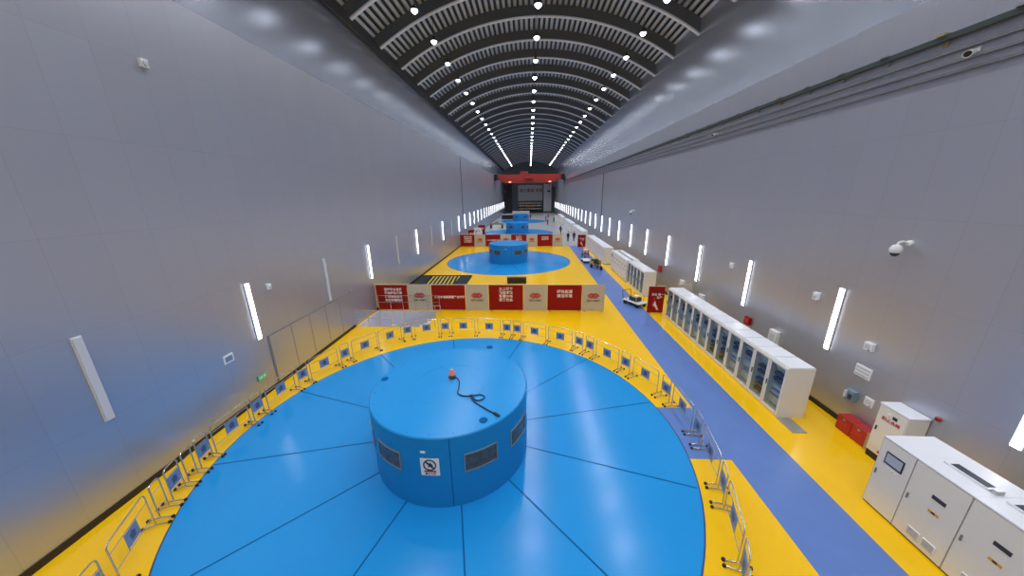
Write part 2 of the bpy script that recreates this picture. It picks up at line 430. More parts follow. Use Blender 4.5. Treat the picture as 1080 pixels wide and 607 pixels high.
def spline(p, n=6):
    out = []
    for i in range(len(p) - 1):
        a, b, c, d = p[max(i - 1, 0)], p[i], p[i + 1], p[min(i + 2, len(p) - 1)]
        for k in range(n):
            t = k / n
            out.append(tuple(.5 * (2 * b[j] + (c[j] - a[j]) * t + (2 * a[j] - 5 * b[j] + 4 * c[j] - d[j]) * t * t + (3 * b[j] - a[j] - 3 * c[j] + d[j]) * t ** 3) for j in range(len(b))))
    return out + [tuple(p[-1])]
cp = spline([(-2.68 + x, 9.55 + y, 2.428 + (.05 if i == 11 else 0)) for i, (x, y) in enumerate(cpts)])
t_ = thing('power_cable', 'dark cable looped on top of the nearest blue generator cover', 'cable', (0, 0, 0))
MB().tube(cp, .02, 8).build('cord', 'cable', t_, True)
MB().lathe([(0, -.11), (.045, -.1), (.05, .06), (.03, .11), (0, .11)], 12, 0, T(*cp[-1]) @ Matrix.Rotation(PI / 2, 4, 'X') @ Matrix.Rotation(.9, 4, 'Y')).build('plug', 'black', t_, True)
MB().lathe([(.03, -.05), (.045, -.04), (.045, .04), (.03, .05)], 12, 0, T(*cp[66]) @ Matrix.Rotation(PI / 2, 4, 'Y')).build('tie', 'cable', t_, True)

# ------------------------------------------------------------------ crowd barriers round the nearest circle
def barrier(W, plate, lab, loc, rz):
    t_ = thing('crowd_barrier', lab, 'barrier', loc, rz, 'steel crowd barriers round the near blue circle')
    h = 1.13; r = .14 if W > 1 else .1; pts = [(-W / 2, 0, .05)]
    for k in range(7): a = PI - PI / 2 * k / 6; pts.append((-W / 2 + r + r * math.cos(a), 0, h - r + r * math.sin(a)))
    for k in range(7): a = PI / 2 - PI / 2 * k / 6; pts.append((W / 2 - r + r * math.cos(a), 0, h - r + r * math.sin(a)))
    pts.append((W / 2, 0, .05))
    MB().tube(pts, .019, 8).build('frame', 'steel', t_, True)
    for z in (.86, .36): MB().tube([(-W / 2, 0, z), (W / 2, 0, z)], .011, 6).build('rail', 'steel', t_, True)
    if plate:
        w_ = .235 if W > 1 else .21
        p = MB().box(-w_, w_, -.012, .012, .42, .82).build('sign_plate', 'plate_blue', t_, bev=.004); p['label'] = 'slate blue square plate'
        e = MB()
        for s in (-1, 1):
            e.box(-.09, .09, s * .0125 - .002, s * .0125 + .002, .52, .66); e.prism([(-.13, -.0), (.13, 0), (.0, .09)], -.002, .002, 0, T(0, s * .0125, .66) @ FACE_Y)
        e.build('emblem', 'emblem', p)
        if W > 1:
            for s in (-1, 1): MB().tube([(s * w_, 0, .36), (s * w_, 0, .86)], .009, 6).build('upright', 'steel', t_, True)
    for s in (-1, 1):
        f = []
        for k in range(9):
            u = -1 + k / 4; f.append((s * W / 2, u * .27, .025 + .035 * (1 - u * u)))
        fo = MB().tube(f, .02, 8).build('foot', 'steel', t_, True)
        for q in (-1, 1):
            MB().lathe([(0, 0), (.042, 0), (.045, .02), (.036, .055), (0, .06)], 12, 0, T(s * W / 2, q * .28, 0)).build('rubber_pad', 'rubber', fo, True)
    return t_
POSTS = [(-9.2, 3.95), (-9.45, 4.72), (-10.22, 6.2), (-10.40, 6.72), (-10.6, 7.36), (-10.72, 7.86), (-10.85, 8.54), (-10.85, 10.12), (-10.85, 10.84), (-10.72, 12.5), (-10.52, 13.18), (-9.93, 14.6), (-9.62, 15.3), (-8.75, 16.6), (-7.82, 17.86), (-7.22, 18.2), (-5.66, 18.6), (-5.0, 18.72), (-3.34, 18.8), (-1.7, 18.6), (-1.06, 18.47), (-.42, 18.28), (1.07, 17.66), (2.55, 16.96), (3.08, 16.48), (3.56, 15.96), (4.54, 14.68), (4.95, 14.14), (5.72, 12.6), (5.93, 11.9), (6.02, 10.27), (5.96, 9.54), (5.66, 7.93), (5.48, 7.28), (4.96, 5.74), (4.66, 5.1), (3.65, 3.85)]
pw = pn = pq = None; j = 0
for i in range(len(POSTS) - 1):
    (xa, ya), (xb, yb) = POSTS[i], POSTS[i + 1]
    L = math.hypot(xb - xa, yb - ya); mx, my = (xa + xb) / 2, (ya + yb) / 2; rz = math.atan2(yb - ya, xb - xa)
    j += 1
    wide = L > 1.1; noplate = i in (2, 4)
    z = .003
    if math.hypot(mx + 2.7, my - 10.12) < 8.45: z = .022
    if wide:
        lab = 'wide steel crowd barrier with blue plate, %s clockwise from the lower left corner' % nth(j)
        if pw is None: pw = barrier(1.46, True, lab, (mx, my, z), rz)
        else: dup(pw, (mx, my, z), rz, lab)
    elif noplate:
        lab = 'short steel crowd barrier without plate, %s clockwise from the lower left corner' % nth(j)
        if pq is None: pq = barrier(.36, False, lab, (mx, my, z), rz)
        else: dup(pq, (mx, my, z), rz, lab)
    else:
        lab = 'narrow steel crowd barrier with blue plate, %s clockwise from the lower left corner' % nth(j)
        if pn is None: pn = barrier(.5, True, lab, (mx, my, z), rz)
        else: dup(pn, (mx, my, z), rz, lab)

# ------------------------------------------------------------------ red and beige display boards
def board_base(name, lab, x0, x1, y, m, H=2.03, edge='beige', grp='red and beige display boards'):
    W = x1 - x0
    t_ = thing(name, lab, 'display board', ((x0 + x1) / 2, y, 0), 0, grp)
    MB().box(-W / 2 + .01, W / 2 - .01, -.03, .03, .03, H).build('panel', m, t_, bev=.006)
    MB().box(-W / 2, W / 2, -.036, .036, H, H + .035).build('top_trim', edge, t_)
    for s in (-1, 1):
        MB().box(s * (W / 2 - .2) - .03, s * (W / 2 - .2) + .03, -.3, .3, 0, .03).build('foot', 'steel2', t_)
    return t_
def logo(t_, s, z):
    def loop(cx, sx, sz):
        p = []
        for k in range(28):
            a = 2 * PI * k / 28
            c, d = math.cos(a), math.sin(a)
            q = (abs(c) ** 1.2 + abs(d) ** 1.2) ** (-1 / 1.2)
            p.append((cx + sx * q * c, -.036, z + sz * q * d))
        return p
    g = MB()
    for cx in (-.16, .16):
        g.tube(loop(cx * s, .26 * s, .2 * s), .042 * s, 6, 0, True); g.tube(loop(cx * s, .12 * s, .09 * s), .035 * s, 6, 0, True)
    g.build('emblem', 'logo_red', t_, True)['label'] = 'red interlaced knot emblem'
    text('国家水电集团', .17 * s, 'caption', t_, T(0, -.032, z - .42 * s) @ FACE_Y, 'caption', bold=.004)
SLOG = ['坚持安全发展\n推进绿色能源\n建设美丽家园\n共创幸福明天', '建设水电高质量平台标杆', '以上率下\n精益求精\n智慧水电\n服务社会', '绿色能源\n清洁环境']
XS = [(-11.85, -9.4), (-9.38, -7.52), (-7.5, -4.9), (-4.88, -3.1), (-3.08, -.45), (-.43, 1.36), (1.38, 3.95), (3.97, 5.66)]
for y, where, in ((23.3, 'near row'), (54.9, 'far row')):
    for i, (a, b) in enumerate(XS):
        W = b - a
        if i % 2 == 0:
            desc = ['four lines of six white characters', 'one long line of white characters', 'four lines of four white characters', 'two lines of four white characters'][i // 2]
            t_ = board_base('display_board', 'red board, %s, %s' % (desc, where), a, b, y, 'red')
            z, sz, ln = [(1.22, .23, 1.25), (1.06, .215, 1), (1.28, .26, 1.12), (1.34, .29, 1.15)][i // 2]
            text(SLOG[i // 2], sz, 'white_text', t_, T(.12 if i == 0 else (.1 if i == 2 else 0), -.033, z) @ FACE_Y, 'lettering', line=ln, bold=.006)
        else:
            nb = ['right of the leftmost red board,', 'right of the second red board,', 'right of the third red board,', 'at the right end,'][i // 2]
            t_ = board_base('display_board', 'beige board, red knot emblem, %s %s' % (nb, where), a, b, y, 'beige')
            logo(t_, .95, 1.2)
for (a, b, y, lab) in ((8.72, 9.88, 22.95, 'narrow red board with pale figure at the far end of the glass-door cabinet row'), (8.0, 9.3, 53.7, 'small far red board standing at the road edge beyond the parked carts')):
    t_ = board_base('display_board', lab, a, b, y, 'red')
    text('安全 第一\n     生产', .2, 'white_text', t_, T(.08, -.033, 1.3) @ FACE_Y, 'lettering', bold=.005)
    g = MB(); g.prism([(-.28, .55), (-.1, .95), (0, .7), (.12, .5), (.28, .1), (.1, .06), (-.05, .35), (-.2, .4)], 0, .004, 0, T(0, -.031, .1) @ FACE_Y)
    g.lathe([(0, 0), (.09, 0), (.09, .004), (0, .004)], 16, 0, T(-.12, -.031, 1.1) @ FACE_Y)
    g.build('figure_print', 'logo_red', t_); MB().prism([(-.2, .5), (-.08, .85), (0, .6), (.2, .15), (.1, .14), (-.06, .4)], 0, .003, 0, T(.02, -.036, .1) @ FACE_Y).build('pale_print', 'white_text', t_)
t_ = board_base('display_board', 'plain beige board between the glass-door cabinet row and the right wall', 10.9, 11.95, 23.3, 'beige', 2.05)

# ------------------------------------------------------------------ rails round the stairwell
def railing(name, lab, p, q, nposts, H=1.2, z0=0):
    p, q = Vector(p), Vector(q); t_ = thing(name, lab, 'railing', p)
    d = q - p
    MB().tube([(0, 0, H), tuple(d + Vector((0, 0, H)))], .022, 8).build('top_rail', 'steel', t_, True)
    MB().tube([(0, 0, H * .55), tuple(d + Vector((0, 0, H * .55)))], .014, 6).build('middle_rail', 'steel', t_, True)
    for k in range(nposts):
        v = d * (k / (nposts - 1)); MB().tube([(v.x, v.y, v.z), (v.x, v.y, v.z + H)], .018, 8).build('post', 'steel', t_, True)
    return t_
railing('guard_railing', 'thin steel guard railing along the near edge of the stairwell', (WX0 + .02, WY0 - .12, 0), (WX1 - 1.4, WY0 - .12, 0), 5)
railing('guard_railing', 'thin steel guard railing along the back of the stairwell before the red boards', (WX0 + .02, WY1 + .12, 0), (WX1 + .1, WY1 + .12, 0), 6)
t_ = thing('stair_handrail', 'sloping steel handrail going down into the stairwell', 'handrail', (WX1, WY0 + .2, 0))
hp = [(.6, 0, .95), (.05, 0, .95), (-2.9, 0, -.8)]
MB().tube(hp, .025, 8).build('hand_bar', 'steel2', t_, True)
MB().tube([(x, y, z - .4) for x, y, z in hp], .016, 8).build('lower_bar', 'steel2', t_, True)
for x in (.6, .05): MB().tube([(x, -.14, .0), (x, -.14, .5), (x, 0, .95)], .018, 8).build('post', 'steel2', t_, True)
for x in (-1.0, -2.2): MB().tube([(x, 0, .95 - (.05 - x) * .593), (x, 0, .95 - (.05 - x) * .593 - .95)], .018, 8).build('post', 'steel2', t_, True)
t_ = thing('stair_handrail', 'short steel handrail on the far side of the stairwell entry', 'handrail', (WX1, WY0 + 1.62, 0))
hp = [(.6, 0, .95), (.05, 0, .95), (-2.9, 0, -.8)]
MB().tube(hp, .025, 8).build('hand_bar', 'steel2', t_, True)
for x in (.6, .2): MB().tube([(x, 0, 0), (x, 0, .95)], .018, 8).build('post', 'steel2', t_, True)
for x in (-1.0, -2.2): MB().tube([(x, 0, .95 - (.05 - x) * .593), (x, 0, WD)], .018, 8).build('post', 'steel2', t_, True)

# ------------------------------------------------------------------ hatch cover and low box behind the boards
t_ = thing('hatch_cover', 'dark floor hatch with slanted yellow hazard bars behind the near red boards', 'hatch', (-9.0, 32.3, 0))
MB().box(-2.8, -1.55, -1.7, 1.7, 0, .06).build('side_plate', 'grate', t_); MB().box(1.45, 2.75, -1.7, 1.7, 0, .06).build('side_plate', 'grate', t_)
MB().box(-1.55, 1.45, -1.7, 1.7, 0, .03).build('grating_bed', 'hazard_y', t_)
g = MB()
for k in range(8):
    x = -1.5 + .4 * k; g.prism([(x, -1.7), (x + .22, -1.7), (x - .05, 1.7), (x - .27, 1.7)], .03, .06)
g.build('slanted_bars', 'grate', t_)
MB().box(-2.8, 2.75, 1.7, 1.85, 0, .1).build('edge_bar', 'black', t_)
t_ = thing('equipment_crate', 'low black crate on the yellow floor behind the near boards', 'crate', (-1.24, 31.2, 0))
MB().box(-.95, .95, -.25, .25, .06, .55).build('body', 'base_dark', t_, bev=.02); MB().box(-.97, .97, -.27, .27, .55, .6).build('lid', 'black', t_, bev=.01)
for s in (-1, 1): MB().box(s * .8 - .08, s * .8 + .08, -.24, .24, 0, .06).build('skid', 'black', t_)
for s in (-1, 1): MB().tube([(s * .95, -.1, .35), (s * 1.02, -.1, .35), (s * 1.02, .1, .35), (s * .95, .1, .35)], .012, 6).build('handle', 'steel2', t_)

# ------------------------------------------------------------------ glass-door cabinets (front faces -X)
def glass_cabinet(var, lab, loc, grp, W=.9, D=.98, H=2.15):
    t_ = thing('glass_door_cabinet', lab, 'cabinet', loc, 0, grp)
    b = MB()     # local: front at x=0, width along y 0..W, depth to +x
    b.box(0, D, 0, .03, 0, H).box(0, D, W - .03, W, 0, H).box(D - .03, D, .03, W - .03, 0, H).box(0, D - .03, .03, W - .03, 0, .1).box(0, D - .03, .03, W - .03, H - .05, H)
    b.build('body', 'cab', t_)
    MB().box(.03, D - .02, .02, W - .02, H, H + .035).build('roof_panel', 'cab_top', t_, bev=.01)
    MB().box(.3, .33, .03, W - .03, .1, H - .05).build('mounting_plate', 'cab_int', t_)
    d = MB(); e = .085
    d.box(-.035, 0, .01, W - .01, .05, .05 + e + .04).box(-.035, 0, .01, W - .01, H - .03 - e, H - .03).box(-.035, 0, .01, .01 + e, .05 + e + .04, H - .03 - e).box(-.035, 0, W - .01 - e, W - .01, .05 + e + .04, H - .03 - e)
    do = d.build('door', 'cab', t_)
    MB().box(-.02, -.012, .1, W - .1, .14, H - .12).build('glass', 'glass', do)
    MB().box(-.06, -.035, W - .075, W - .045, 1.0, 1.22).build('handle', 'black', do)
    rows = [[(.3, .5, 1), (.62, .1, 0), (.95, .12, 1), (1.25, .14, 0), (1.5, .12, 0), (1.78, .2, 1)], [(.28, .12, 0), (.5, .1, 0), (.72, .12, 0), (1.1, .1, 0), (1.35, .12, 0), (1.7, .3, 1)], [(.3, .3, 1), (.9, .25, 1), (1.45, .16, 0), (1.75, .12, 1)]][var]
    for z, h, li in rows:
        MB().box(.14, .3, .12, W - .12, z, z + h).build('rack_unit', 'gadget_lite' if li else 'gadget_dark', t_)
    return t_
gp = [None] * 3; Vs = [1, 1, 2, 1, 0, 0, 2, 2, 0, 2, 1, 2]
for k in range(12):
    lab = 'glass-door grey cabinet, %s from the near end of the near cabinet row' % nth(k + 1)
    v = [0, 1, 2, 0, 1, 1, 2, 0, 2, 0, 2, 2][k]; loc = (9.78, 11.28 + .905 * k, 0)
    if gp[v] is None: gp[v] = glass_cabinet(v, lab, loc, 'glass-door cabinets of the near row')
    else: dup(gp[v], loc, 0, lab, 'glass-door cabinets of the near row')
for k in range(5):
    dup(gp[[0, 2, 1, 2, 0][k]], (9.72, 26.85 + .93 * k, 0), 0, 'far glass-door grey cabinet, %s from the near end of the second cabinet row' % nth(k + 1), 'glass-door cabinets of the second row')
tag(MB().box(9.72, 10.24, 10.42, 11.24, 0, .03).build('tread_plate', 'checker', None, bev=.005), 'grey metal floor plate in front of the nearest glass-door cabinet end', 'floor plate')

# ------------------------------------------------------------------ big closed cabinets (front faces -X)
def big_cabinet(kind, W, lab, loc, grp, D=1.22, H=2.2):
    t_ = thing('switch_cabinet', lab, 'cabinet', loc, 0, grp)
    MB().box(0, D, 0, W, .05, H - .04).build('body', 'cab', t_)
    MB().box(.02, D, .01, W - .01, 0, .05).build('plinth', 'base_dark', t_)
    MB().box(-.03, D + .01, 0, W, H - .04, H).build('roof_panel', 'cab_top', t_, bev=.008)
    d = MB().box(-.025, 0, .012, W - .012, .06, H - .06).build('door', 'cab', t_, bev=.006)
    MB().box(-.05, -.025, W - .1, W - .07, 1.05, 1.2).build('handle', 'seal', d)
    MB().box(-.012, .002, W - .012, W + .0, .05, H - .05).build('door_seal', 'seal', t_)
    cy = W * .42
    if kind == 'screen':
        s_ = MB().box(-.04, -.024, .17, .6, 1.5, 1.86).build('touch_screen', 'black', d, bev=.005)
        MB().box(-.043, -.038, .2, .57, 1.55, 1.82).build('display', 'screen', s_)
        for k in range(3):
            MB().lathe([(.022, 0), (.022, .02), (0, .025)], 12, 0, T(-.025, .28 + .09 * k, 1.4) @ Matrix.Rotation(-PI / 2, 4, 'Y')).build('button', 'white', d, True)
    elif kind == 'plain':
        MB().box(-.03, -.024, cy - .13, cy + .13, 1.55, 1.66).build('name_plate', 'gadget_dark', d)
    else:
        MB().box(-.034, -.024, cy - .13, cy + .13, 1.5, 1.6).build('name_plate', 'gadget_dark', d)
        MB().box(-.034, -.024, cy - .1, cy + .1, 1.13, 1.2).build('warning_label', 'yellow_label', d)
        MB().box(-.036, -.033, cy - .035, cy + .035, 1.14, 1.19).build('label_print', 'black', d)
        for a in (.3, .62):
            g = MB().box(-.045, -.024, a - .13, a + .13, .2, .43)
            for q in range(5): g.box(-.052, -.045, a - .115, a + .115, .225 + .04 * q, .24 + .04 * q, 1)
            g.build('vent_grille', ['white', 'seal'], d, bev=.003)
        v_ = MB().box(.42, .66, .15, W - .12, H, H + .055).build('roof_vent', 'cab_top', t_, bev=.006)
        MB().box(.45, .63, .2, W - .22, H + .055, H + .062).build('vent_slot', 'gadget_dark', v_)
        MB().box(.44, .62, .04, .12, H, H + .1).build('cable_gland', 'steel2', t_, bev=.008)
    return t_
GB = 'big closed cabinets beside the blue road'
pS = big_cabinet('screen', .78, 'pale grey cabinet with touch screen, far end of the nearest cabinet bank at bottom right', (9.65, 6.97, 0), GB)
pV = big_cabinet('vent', 1.06, 'pale grey cabinet with roof vent, next to the touch screen cabinet at bottom right', (9.65, 5.91, 0), GB)
dup(pV, (9.65, 4.85, 0), 0, 'pale grey cabinet with roof vent, second from the touch screen cabinet, cut by the frame', GB)
dup(pV, (9.65, 3.79, 0), 0, 'pale grey cabinet with roof vent, third from the touch screen cabinet, mostly outside the frame', GB)
for k in range(6):
    dup(pV if k != 5 else pS, (9.6, 31.6 + 1.06 * k, 0), 0, 'far pale closed cabinet, %s behind the glass-door cabinets of the second row' % nth(k + 1), GB)
pP = big_cabinet('plain', 1.06, 'grey closed cabinet, first of the third row beyond the parked carts', (9.3, 39.9, 0), GB, 1.05, 2.1)
for k in range(1, 12): dup(pP, (9.3, 39.9 + 1.07 * k, 0), 0, 'grey closed cabinet, %s of the third row beyond the parked carts' % nth(k + 1), GB)
for r, (y0, n_) in enumerate(((58.5, 12), (74.5, 14), (95, 14))):
    for k in range(n_):
        dup(pP, (9.4, y0 + 1.07 * k, 0), 0, 'tiny distant grey cabinet on the grey floor, %s of the %s right-hand row' % (nth(k + 1), ['fourth', 'fifth', 'last'][r]), GB)

# ------------------------------------------------------------------ distribution box, red boxes
t_ = thing('distribution_box', 'tall white distribution box with red lettering on a dark plinth by the right wall', 'electrical box', (11.38, 8.72, 0))
MB().box(0, .6, 0, .82, .24, 1.95).build('body', 'cab', t_, bev=.01); MB().box(.02, .6, .02, .8, 0, .24).build('plinth', 'base_dark', t_)
MB().box(-.02, .6, -.02, .84, 1.95, 2.0).build('top_cap', 'cab_top', t_, bev=.008)
d = MB().box(-.02, 0, .02, .8, .45, 1.93).build('door', 'cab', t_, bev=.005)
MB().box(-.045, -.02, .7, .73, 1.05, 1.2).build('handle', 'black', d); MB().lathe([(.05, 0), (.05, .02), (0, .025)], 16, 0, T(-.02, .5, 1.76) @ Matrix.Rotation(-PI / 2, 4, 'Y')).build('dial', 'white', d, True)
MB().box(-.035, -.02, .26, .38, 1.68, 1.78).build('switch', 'black', d)
text('禁止合闸', .13, 'logo_red', d, T(-.021, .4, 1.55) @ FACE_X, 'lettering', bold=.004)
MB().box(-.012, 0, .3, .48, .33, .4).build('warning_label', 'red_gloss', t_); MB().box(-.03, 0, .28, .4, .82, .88).build('lock', 'black', t_)
for y, lab in ((10.56, 'red extinguisher box on the floor by the right wall, farther of the two'), (10.02, 'red extinguisher box on the floor by the right wall, next to the tan box')):
    t_ = thing('extinguisher_box', lab, 'fire box', (11.55, y, 0), 0, 'red extinguisher boxes')
    MB().box(0, .4, -.26, .26, .02, .56).build('body', 'red_gloss', t_, bev=.012); MB().box(-.012, .41, -.265, .265, .56, .6).build('lid', 'red_gloss', t_, bev=.008)
    for s in (-1, 1): MB().box(.03, .37, s * .2 - .03, s * .2 + .03, 0, .02).build('foot', 'black', t_)
    MB().box(-.012, .0, -.16, .16, .25, .4).build('label_plate', 'logo_red', t_); MB().box(-.02, 0, -.04, .04, .47, .54).build('latch', 'steel2', t_)
t_ = thing('storage_box', 'small tan box wedged between red extinguisher box and white distribution box', 'box', (11.55, 9.66, 0))
MB().box(-.02, .38, -.085, .085, 0, .6).build('body', 'tan', t_, bev=.006); MB().box(-.025, .385, -.09, .09, .6, .63).build('lid', 'tan', t_)

# ------------------------------------------------------------------ things on the walls
def wallbox(name, lab, cat, x, y, z, w, h, d, m='white', extra=None):
    # a box on a wall: faces into the hall
    s = 1 if x < 0 else -1
    t_ = thing(name, lab, cat, (x, y, z), 0 if s > 0 else PI)
    MB().box(0, d, -w / 2, w / 2, -h / 2, h / 2).build('body', m, t_, bev=min(.02, d / 4))
    if extra: extra(t_, w, h, d)
    return t_
def slats(t_, w, h, d):
    for q in (-1, 0, 1): MB().box(d, d + .012, -w * .42, w * .42, q * h * .3 - h * .07, q * h * .3 + h * .07).build('slat', 'gadget_lite', t_)
def face(t_, w, h, d): MB().box(d, d + .01, -w * .32, w * .32, -h * .25, h * .3).build('face_plate', 'gadget_lite', t_); MB().box(d, d + .02, w * .2, w * .3, -h * .4, -h * .3).build('button', 'gadget_dark', t_)
def oval(t_, w, h, d): MB().lathe([(0, .0), (w * .4, 0), (w * .36, .03), (0, .04)], 16, 0, T(d, 0, 0) @ Matrix.Rotation(PI / 2, 4, 'Y')).build('grille', 'gadget_lite', t_, True)
wallbox('wall_speaker', 'small white speaker high on the left wall near the top left corner', 'speaker', XL, 10.8, 12.6, .2, .24, .14, extra=oval)
wallbox('wall_speaker', 'small white speaker on the left wall right of the nearest lit strip lamp', 'speaker', XL, 13.47, 4.71, .18, .26, .14, extra=oval)
wallbox('notice_plate', 'white framed notice plate on the left wall below the nearest lit strip lamp', 'sign', XL, 10.85, 2.5, .42, .34, .03, extra=lambda t_, w, h, d: MB().box(d, d + .006, -w * .36, w * .36, -h * .32, h * .3).build('notice_face', 'plate_blue', t_))
def exit_face(t_, w, h, d):
    f = MB().box(d, d + .012, -w * .47, w * .47, -h * .42, h * .42).build('sign_face', 'green_lit', t_)
    MB().prism([(-.16, -.02), (-.06, -.06), (-.06, -.02), (.02, -.02), (.02, .02), (-.06, .02), (-.06, .06)], 0, .006, 0, T(d + .012, 0, 0) @ Matrix.Rotation(PI / 2, 4, 'Z') @ FACE_Y).build('arrow', 'white', f)
    g = MB().lathe([(0, 0), (.022, 0), (.022, .006), (0, .006)], 12, 0, T(d + .012, .12, .055) @ Matrix.Rotation(PI / 2, 4, 'Y'))
    g.prism([(.06, -.08), (.09, -.08), (.12, -.02), (.16, -.06), (.18, -.05), (.14, .0), (.14, .03), (.18, .02), (.18, .035), (.12, .045), (.07, .02), (.08, .01), (.11, .02), (.1, -.01)], 0, .006, 0, T(d + .012, 0, 0) @ Matrix.Rotation(PI / 2, 4, 'Z') @ FACE_Y)
    g.build('running_figure', 'white', f)
wallbox('exit_sign', 'green exit sign with white running figure low on the left wall', 'sign', XL, 12.05, .95, .44, .26, .04, 'frame_grey', exit_face)
wallbox('wall_speaker', 'small white oval speaker on the right wall left of the nearest large strip lamp', 'speaker', XR, 13.37, 4.37, .2, .32, .16, extra=oval)
wallbox('junction_box', 'small pale square box on the right wall below the nearest full strip lamp', 'box', XR, 10.88, 3.3, .28, .3, .14, extra=face)
wallbox('louvre_plate', 'white plate with three slats on the right wall above the intercom', 'sign', XR, 10.87, 2.31, .56, .42, .04, extra=slats)
def phone(t_, w, h, d):
    MB().box(d, d + .07, -w * .35, -w * .08, -h * .3, h * .4).build('handset', 'gadget_lite', t_, bev=.02); MB().box(d, d + .01, w * .05, w * .4, -h * .3, h * .2).build('keypad', 'gadget_dark', t_)
wallbox('wall_phone', 'pale wall phone on the right wall above the red extinguisher boxes', 'phone', XR, 10.95, 1.3, .34, .4, .2, 'frame_grey', extra=phone)
wallbox('switch_plate', 'plain pale plate beside the wall phone on the right wall', 'switch plate', XR, 10.4, 1.38, .3, .32, .03, extra=face)
wallbox('socket_box', 'small dark red socket on the right wall above the white distribution box', 'socket', XR, 8.6, 2.1, .13, .11, .06, 'logo_red', lambda t_, w, h, d: MB().box(d, d + .012, -.04, .04, -.03, .03).build('cover', 'black', t_))
wallbox('fire_alarm_box', 'red alarm box on the right wall above the middle of the near cabinet row', 'alarm box', XR, 17.0, 1.8, .42, .42, .15, 'red', lambda t_, w, h, d: MB().box(d, d + .01, -.16, .16, -.1, .16).build('window_plate', 'logo_red', t_))
wallbox('control_box', 'pale grey box on the right wall above the near end of the near cabinet row', 'box', XR, 15.0, 1.72, .5, .75, .2, 'cab', face)
wallbox('control_box', 'pale grey box on the right wall above the far part of the near cabinet row', 'box', XR, 21.8, 1.4, .5, .75, .2, 'cab', face)
wallbox('fire_alarm_box', 'far dark red alarm box on the right wall above the second cabinet row', 'alarm box', XR, 29.3, 1.9, .45, .6, .2, 'red_gloss', lambda t_, w, h, d: MB().box(d, d + .01, -.14, .14, -.1, .16).build('window_plate', 'logo_red', t_))
wallbox('control_box', 'pale grey box on the right wall near the beige board', 'box', XR, 24.8, 1.6, .5, .8, .2, 'cab', face)
wallbox('wall_speaker', 'small white speaker on the right wall above the far part of the near cabinet row', 'speaker', XR, 19.2, 4.4, .2, .32, .16, extra=oval)
def cctv(lab, x, y, z, kind, s=1.):
    sg_ = 1 if x < 0 else -1
    t_ = thing('security_camera', lab, 'camera', (x, y, z), 0 if sg_ > 0 else PI)
    if kind == 'dome':
        MB().lathe([(0, 0), (.09, 0), (.09, .06), (.05, .09), (0, .09)], 16, 0, Matrix.Rotation(PI / 2, 4, 'Y')).build('mount', 'white', t_, True)
        MB().tube([(.06, 0, 0), (.25, 0, .05), (.36, 0, .02), (.38, 0, -.06)], .035, 8).build('arm', 'white', t_, True)
        h_ = MB().lathe([(0, -.04), (.1, -.06), (.15, -.16), (.15, -.24), (.12, -.3)], 20, 0, T(.38, 0, 0)).build('housing', 'white', t_, True)
        MB().lathe([(.12, -.29), (.1, -.36), (.05, -.41), (0, -.42)], 20, 0, T(.38, 0, 0)).build('dome', 'gadget_dark', h_, True)
    else:
        MB().box(0, .04, -.06, .06, -.06, .06).build('mount', 'white', t_, bev=.006); MB().tube([(.02, 0, 0), (.16, 0, -.02), (.22, 0, -.06)], .025, 8).build('arm', 'white', t_, True)
        mt = T(.28, .05, -.1) @ Matrix.Rotation(.6, 4, 'Z') @ Matrix.Rotation(PI / 2 + .3, 4, 'Y')
        h_ = MB().lathe([(0, -.16), (.07, -.15), (.08, .12), (.09, .16), (.075, .16), (.07, .13)], 16, 0, mt).build('housing', 'white', t_, True)
        MB().lathe([(.075, .13), (.05, .15), (0, .15)], 16, 0, mt).build('lens', 'base_dark', h_, True)
    return t_
cctv('white dome security camera on an arm, right wall above the nearest strip lamps', XR, 10.75, 6.95, 'dome')
cctv('white tube security camera high on the right wall under the dark conductor rail', XR, 10.67, 12.15, 'tube')
cctv('distant small security camera high on the right wall under the conductor rail', XR, 23.1, 12.15, 'tube')
cctv('distant white dome security camera on the right wall beyond the near cabinet row', XR, 38.5, 6.6, 'dome')
# panelled door in the left wall
dr = MB()
for k in range(5): dr.box(XL, XL + .025, 12.9 + 1.39 * k + .02, 12.9 + 1.39 * (k + 1) - .02, .2, 2.5)
dr.box(XL, XL + .035, 12.82, 19.9, 2.5, 2.56, 1); dr.box(XL, XL + .035, 12.82, 12.9, .2, 2.5, 1)
struct(dr.build('door_1', ['wall', 'seal']))

# ------------------------------------------------------------------ crane conductor rails on the right wall
t_ = thing('conductor_rail', 'dark crane conductor rail with yellowish brackets, topmost of the bars on the right wall', 'rail', (XR, 0, 12.7))
MB().box(-.2, -.04, Y0 + .1, 118, -.07, .07).build('bar', 'rail_dark', t_)
for k in range(66):
    y = 2 + 1.58 * k
    MB().box(-.26, 0, y - .1, y + .1, .07, .12).box(-.05, 0, y - .06, y + .06, -.2, .12).build('bracket', 'tan' if k in (6, 10) else 'steel2', t_)
for i, (z, nm) in enumerate(((12.3, 'upper'), (12.0, 'middle'), (11.72, 'lowest'))):
    t_ = thing('conductor_bar', 'thin grey conductor bar on the right wall, %s of the three under the dark rail' % nm, 'rail', (XR, 0, z), 0, 'grey conductor bars')
    MB().box(-.1, -.03, Y0 + .1, 118, -.035, .035).build('bar', 'rail_grey', t_)
    g = MB()
    for k in range(30): g.box(-.05, -.003, 1 + 4 * k, 1.08 + 4 * k, -.05, .05)
    g.build('clips', 'steel2', t_)

